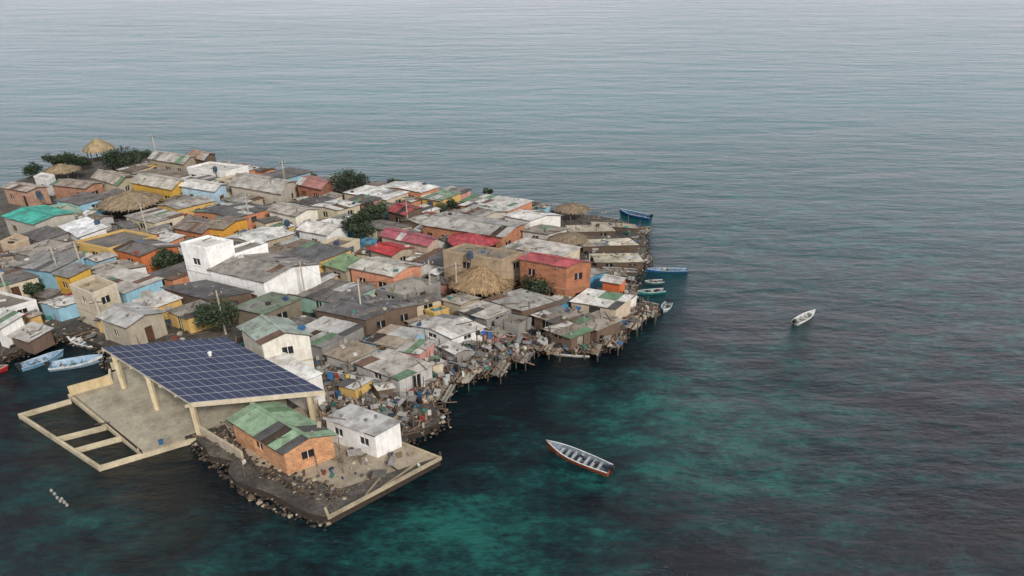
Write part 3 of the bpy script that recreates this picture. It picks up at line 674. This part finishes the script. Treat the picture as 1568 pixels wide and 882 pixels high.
# ---------------------------------------------------------------- boats
def boat(name,bow,stern,w,hull,inner,stripe,z=0,bench=4,motor=True,dep=.7,seats=None):
    A,Bq=S(*bow,z+.3),S(*stern,z+.3); A.z=Bq.z=z; e=(A-Bq); L=e.length; e/=L; s_=Vector((-e.y,e.x,0)); m=MB(); n=18; st=[]
    for i in range(n+1):
        t=i/n; hw=w/2*(1-max(0,(t-.5)/.5)**2.3)*(.82+.18*min(1,t/.3)); hw=max(hw,.02); sheer=dep*(.75+.45*max(0,(t-.4)/.6)**2)
        k=.62 if t<.85 else .62*(1-(t-.85)/.15*.6)
        ctr=Bq+e*(L*t); rake=e*(.25*(t**4))
        P=lambda y,zz,r=0: ctr+s_*y+Vector((0,0,zz))+rake*(zz/dep)
        fl=min(.12+.25*max(0,(t-.8)/.2),sheer-.1)
        st.append([P(0,-.25),P(hw*k,-.12),P(hw*.94,sheer*.62),P(hw,sheer),P(max(hw-.1,.005),sheer),P(max(hw*.6-.05,.003),fl),P(0,fl)])
    mir=lambda p: p-s_*2*((p-Bq).dot(s_))
    for sg in (0,1):
        for i in range(n):
            a,b_=st[i],st[i+1]
            if sg: a=[mir(p) for p in a]; b_=[mir(p) for p in b_]
            for k,col in enumerate((hull,hull,stripe,WHITE if stripe!=WHITE else mul(hull,1.2),inner,mul(inner,.8))):
                m.quad(a[k],b_[k],b_[k+1],a[k+1],'boat_paint',col)
    tr=st[0]; m.face([tr[0],tr[1],tr[2],tr[3],mir(tr[3]),mir(tr[2]),mir(tr[1])],'boat_paint',hull)
    m.face([tr[6]+e*.05,tr[5]+e*.05,tr[4]+e*.05,mir(tr[4])+e*.05,mir(tr[5])+e*.05],'boat_paint',inner)
    for i in range(bench):
        t=.14+.62*i/max(1,bench-1); hw=w/2*.9*(1-max(0,(t-.5)/.5)**2.3)*(.82+.18*min(1,t/.3)); p=Bq+e*L*t+Vector((0,0,dep*.5))
        m.box(p-s_*hw,s_*2*hw,e*.28,(0,0,.05),'boat_paint',mul(seats or mul(inner,1.25),R.uniform(.75,1.1)))
    fd=[st[n-4][4],st[n-3][4],st[n-2][4],st[n-1][4]]; fd2=[mir(p) for p in fd][::-1]; m.face([p-Vector((0,0,.03)) for p in fd+fd2],'boat_paint',mul(inner,1.3))
    if motor:
        p=Bq-e*.18+Vector((0,0,dep*.75)); m.cbox(p,.45,.32,.42,math.atan2(e.y,e.x),'boat_paint',(.03,.03,.035)); m.cbox(p-Vector((0,0,.9)),.14,.12,.9,math.atan2(e.y,e.x),'boat_paint',(.05,.05,.055))
        m.tube(p+Vector((0,0,.3)),p+e*.6+Vector((0,0,.35)),.03,.03,5,'boat_paint',(.03,.03,.03))
    for i in range(6):
        q=Bq+e*L*R.uniform(.15,.7)+s_*R.uniform(-.25,.25)*w+Vector((0,0,.14)); m.cbox(q,R.uniform(.15,.5),R.uniform(.15,.35),R.uniform(.08,.35),R.uniform(0,3),'boat_paint',mul(R.choice(CLUT),.9))
    m.finish(name)
W2=c(215,215,215)
boat('passenger_longboat',(840,684),(934,722),1.7,c(150,82,58),c(115,125,135),c(160,85,60),bench=7,dep=.85,seats=c(180,186,192))
boat('white_motorboat',(1246,478),(1217,494),1.25,WHITE,c(190,190,188),WHITE,bench=3,dep=.5)
boat('white_fishing_canoe',(838,538),(903,542),1.2,c(205,198,186),c(120,108,92),WHITE,bench=4,dep=.5,motor=False)
boat('blue_rowboat',(990,413),(1053,413),1.1,c(45,95,145),c(60,110,145),c(65,125,170),bench=4,dep=.45,motor=False)
boat('teal_rowboat',(978,448),(1018,444),1.1,c(60,130,130),c(90,110,110),c(90,165,165),bench=3,dep=.5,motor=False)
boat('blue_fishing_boat',(950,325),(996,334),1.7,c(35,85,135),c(60,100,135),c(55,110,160),bench=4,dep=.8)
boat('white_blue_motorboat',(1016,476),(1024,464),1.3,c(170,185,200),c(120,130,140),WHITE,bench=2,dep=.6)
boat('blue_cabin_motorboat',(95,542),(32,563),1.7,c(150,185,210),c(120,150,175),c(90,150,190),bench=4,dep=.7)
boat('white_blue_motorboat',(155,550),(77,562),1.9,c(165,190,210),c(150,175,195),WHITE,bench=4,dep=.75)
boat('white_motorboat',(106,520),(150,530),1.3,WHITE,W2,WHITE,bench=3,dep=.6)
boat('red_rowboat',(10,564),(-40,572),1.4,c(165,45,40),c(120,90,80),c(190,60,50),bench=3,dep=.6)
boat('grey_longboat',(585,634),(652,660),1.4,c(120,118,115),c(70,68,66),c(190,188,180),z=.1,bench=4,dep=.6,motor=False)
boat('beached_rowboat',(648,540),(714,556),1.4,c(130,60,60),c(90,95,100),c(60,110,150),z=G,bench=4,dep=.6,motor=False)
boat('beached_rowboat',(610,505),(665,520),1.3,c(90,100,110),c(110,80,70),c(180,178,170),z=G,bench=3,dep=.6,motor=False)
boat('beached_rowboat',(745,505),(808,515),1.3,c(60,120,150),c(110,90,70),c(150,60,55),z=G+.1,bench=3,dep=.6,motor=False)
boat('beached_rowboat',(960,462),(1008,470),1.3,c(60,60,62),c(90,80,70),c(120,110,100),z=.2,bench=4,dep=.6,motor=False)
boat('brown_fishing_canoe',(925,412),(975,415),1.1,c(100,90,80),c(90,80,70),c(150,140,125),z=G,bench=3,dep=.5,motor=False)
boat('brown_fishing_canoe',(742,574),(775,566),1.0,c(110,100,90),c(80,72,64),c(170,160,145),bench=3,dep=.45,motor=False)
boat('teal_rowboat',(990,432),(1016,430),1.0,c(80,120,125),c(80,90,90),c(150,160,160),bench=2,dep=.45,motor=False)

m=MB()
for i in range(34):
    u,v=R.uniform(620,688),R.uniform(612,655); p=S(u,v,0); q=p+Vector((R.uniform(-2.5,2.5),R.uniform(-1.5,1.5),0)); z=R.uniform(.3,1.0)
    m.tube((p.x,p.y,z),(q.x,q.y,z+R.uniform(-.2,.3)),.06,.05,6,'old_timber',mul(BROWN,R.uniform(.5,1.6)))
    m.tube((p.x,p.y,-1),(p.x,p.y,z+.3),.07,.06,6,'old_timber',mul(BROWN,R.uniform(.5,1.2)))
m.finish('wooden_stilt_jetty')
m=MB()
for u,v in [(79,752),(84,757),(88,763),(95,765),(99,770),(103,774),(93,768)]:
    p=S(u,v,0); m.tube(p-Vector((0,0,.1)),p+Vector((0,0,.16)),.14,.12,8,'boat_paint',c(170,168,160)); m.tube(p+Vector((0,0,.16)),p+Vector((0,0,.26)),.12,.05,8,'boat_paint',c(150,150,148))
m.finish('buoy_line')

# ---------------------------------------------------------------- light, sky, camera
sc=bpy.context.scene
w=bpy.data.worlds.new('World'); sc.world=w; w.use_nodes=True; nt=w.node_tree
SUN_EL,SUN_AZ=math.radians(38),math.radians(150)
sky=nt.nodes.new('ShaderNodeTexSky'); sky.sky_type='NISHITA'; sky.sun_disc=False; sky.sun_elevation=SUN_EL; sky.sun_rotation=SUN_AZ; sky.dust_density=3
hs=nt.nodes.new('ShaderNodeHueSaturation'); hs.inputs['Saturation'].default_value=.3; nt.links.new(sky.outputs[0],hs.inputs['Color'])
tc=N(nt,'ShaderNodeTexCoord').outputs['Generated']; sp=N(nt,'ShaderNodeSeparateXYZ'); nt.links.new(tc,sp.inputs[0])
hz=ramp(nt,sp.outputs[2],[(0.0,(13.0,11.6,12.4)),(.14,(10.6,10.0,10.8)),(.38,(4.0,4.8,5.3)),(.7,(3.0,3.5,3.8)),(1.0,(3.8,4.1,4.4))])
cl=ramp(nt,noise_n(nt,mapped(nt,tc,(1,1,3)),1.6,5,.55),[(.3,(.8,.82,.85)),(.65,(1.12,1.08,1.08))])
hz=mixn(nt,'MULTIPLY',1.0,hz,cl)
xx=mixn(nt,'MIX',.8,hs.outputs[0],hz)
bg=nt.nodes['Background']; nt.links.new(xx,bg.inputs['Color']); bg.inputs['Strength'].default_value=.12
sl=bpy.data.lights.new('sun','SUN'); sl.energy=2.9; sl.angle=math.radians(10); sl.color=(1,.95,.88)
so=bpy.data.objects.new('sun',sl); sc.collection.objects.link(so)
dv=Vector((math.sin(SUN_AZ)*math.cos(SUN_EL),math.cos(SUN_AZ)*math.cos(SUN_EL),math.sin(SUN_EL)))
so.rotation_euler=dv.to_track_quat('Z','Y').to_euler(); so.location=dv*200
cd=bpy.data.cameras.new('camera'); cd.sensor_width=36; cd.lens=36*FOC/1568; cd.clip_end=20000; cd.clip_start=.5
co=bpy.data.objects.new('camera',cd); co.location=(0,0,H); co.rotation_euler=(math.pi/2-PITCH,0,0); sc.collection.objects.link(co); sc.camera=co
sc.view_settings.view_transform='Standard'; sc.view_settings.look='None'; sc.view_settings.exposure=0
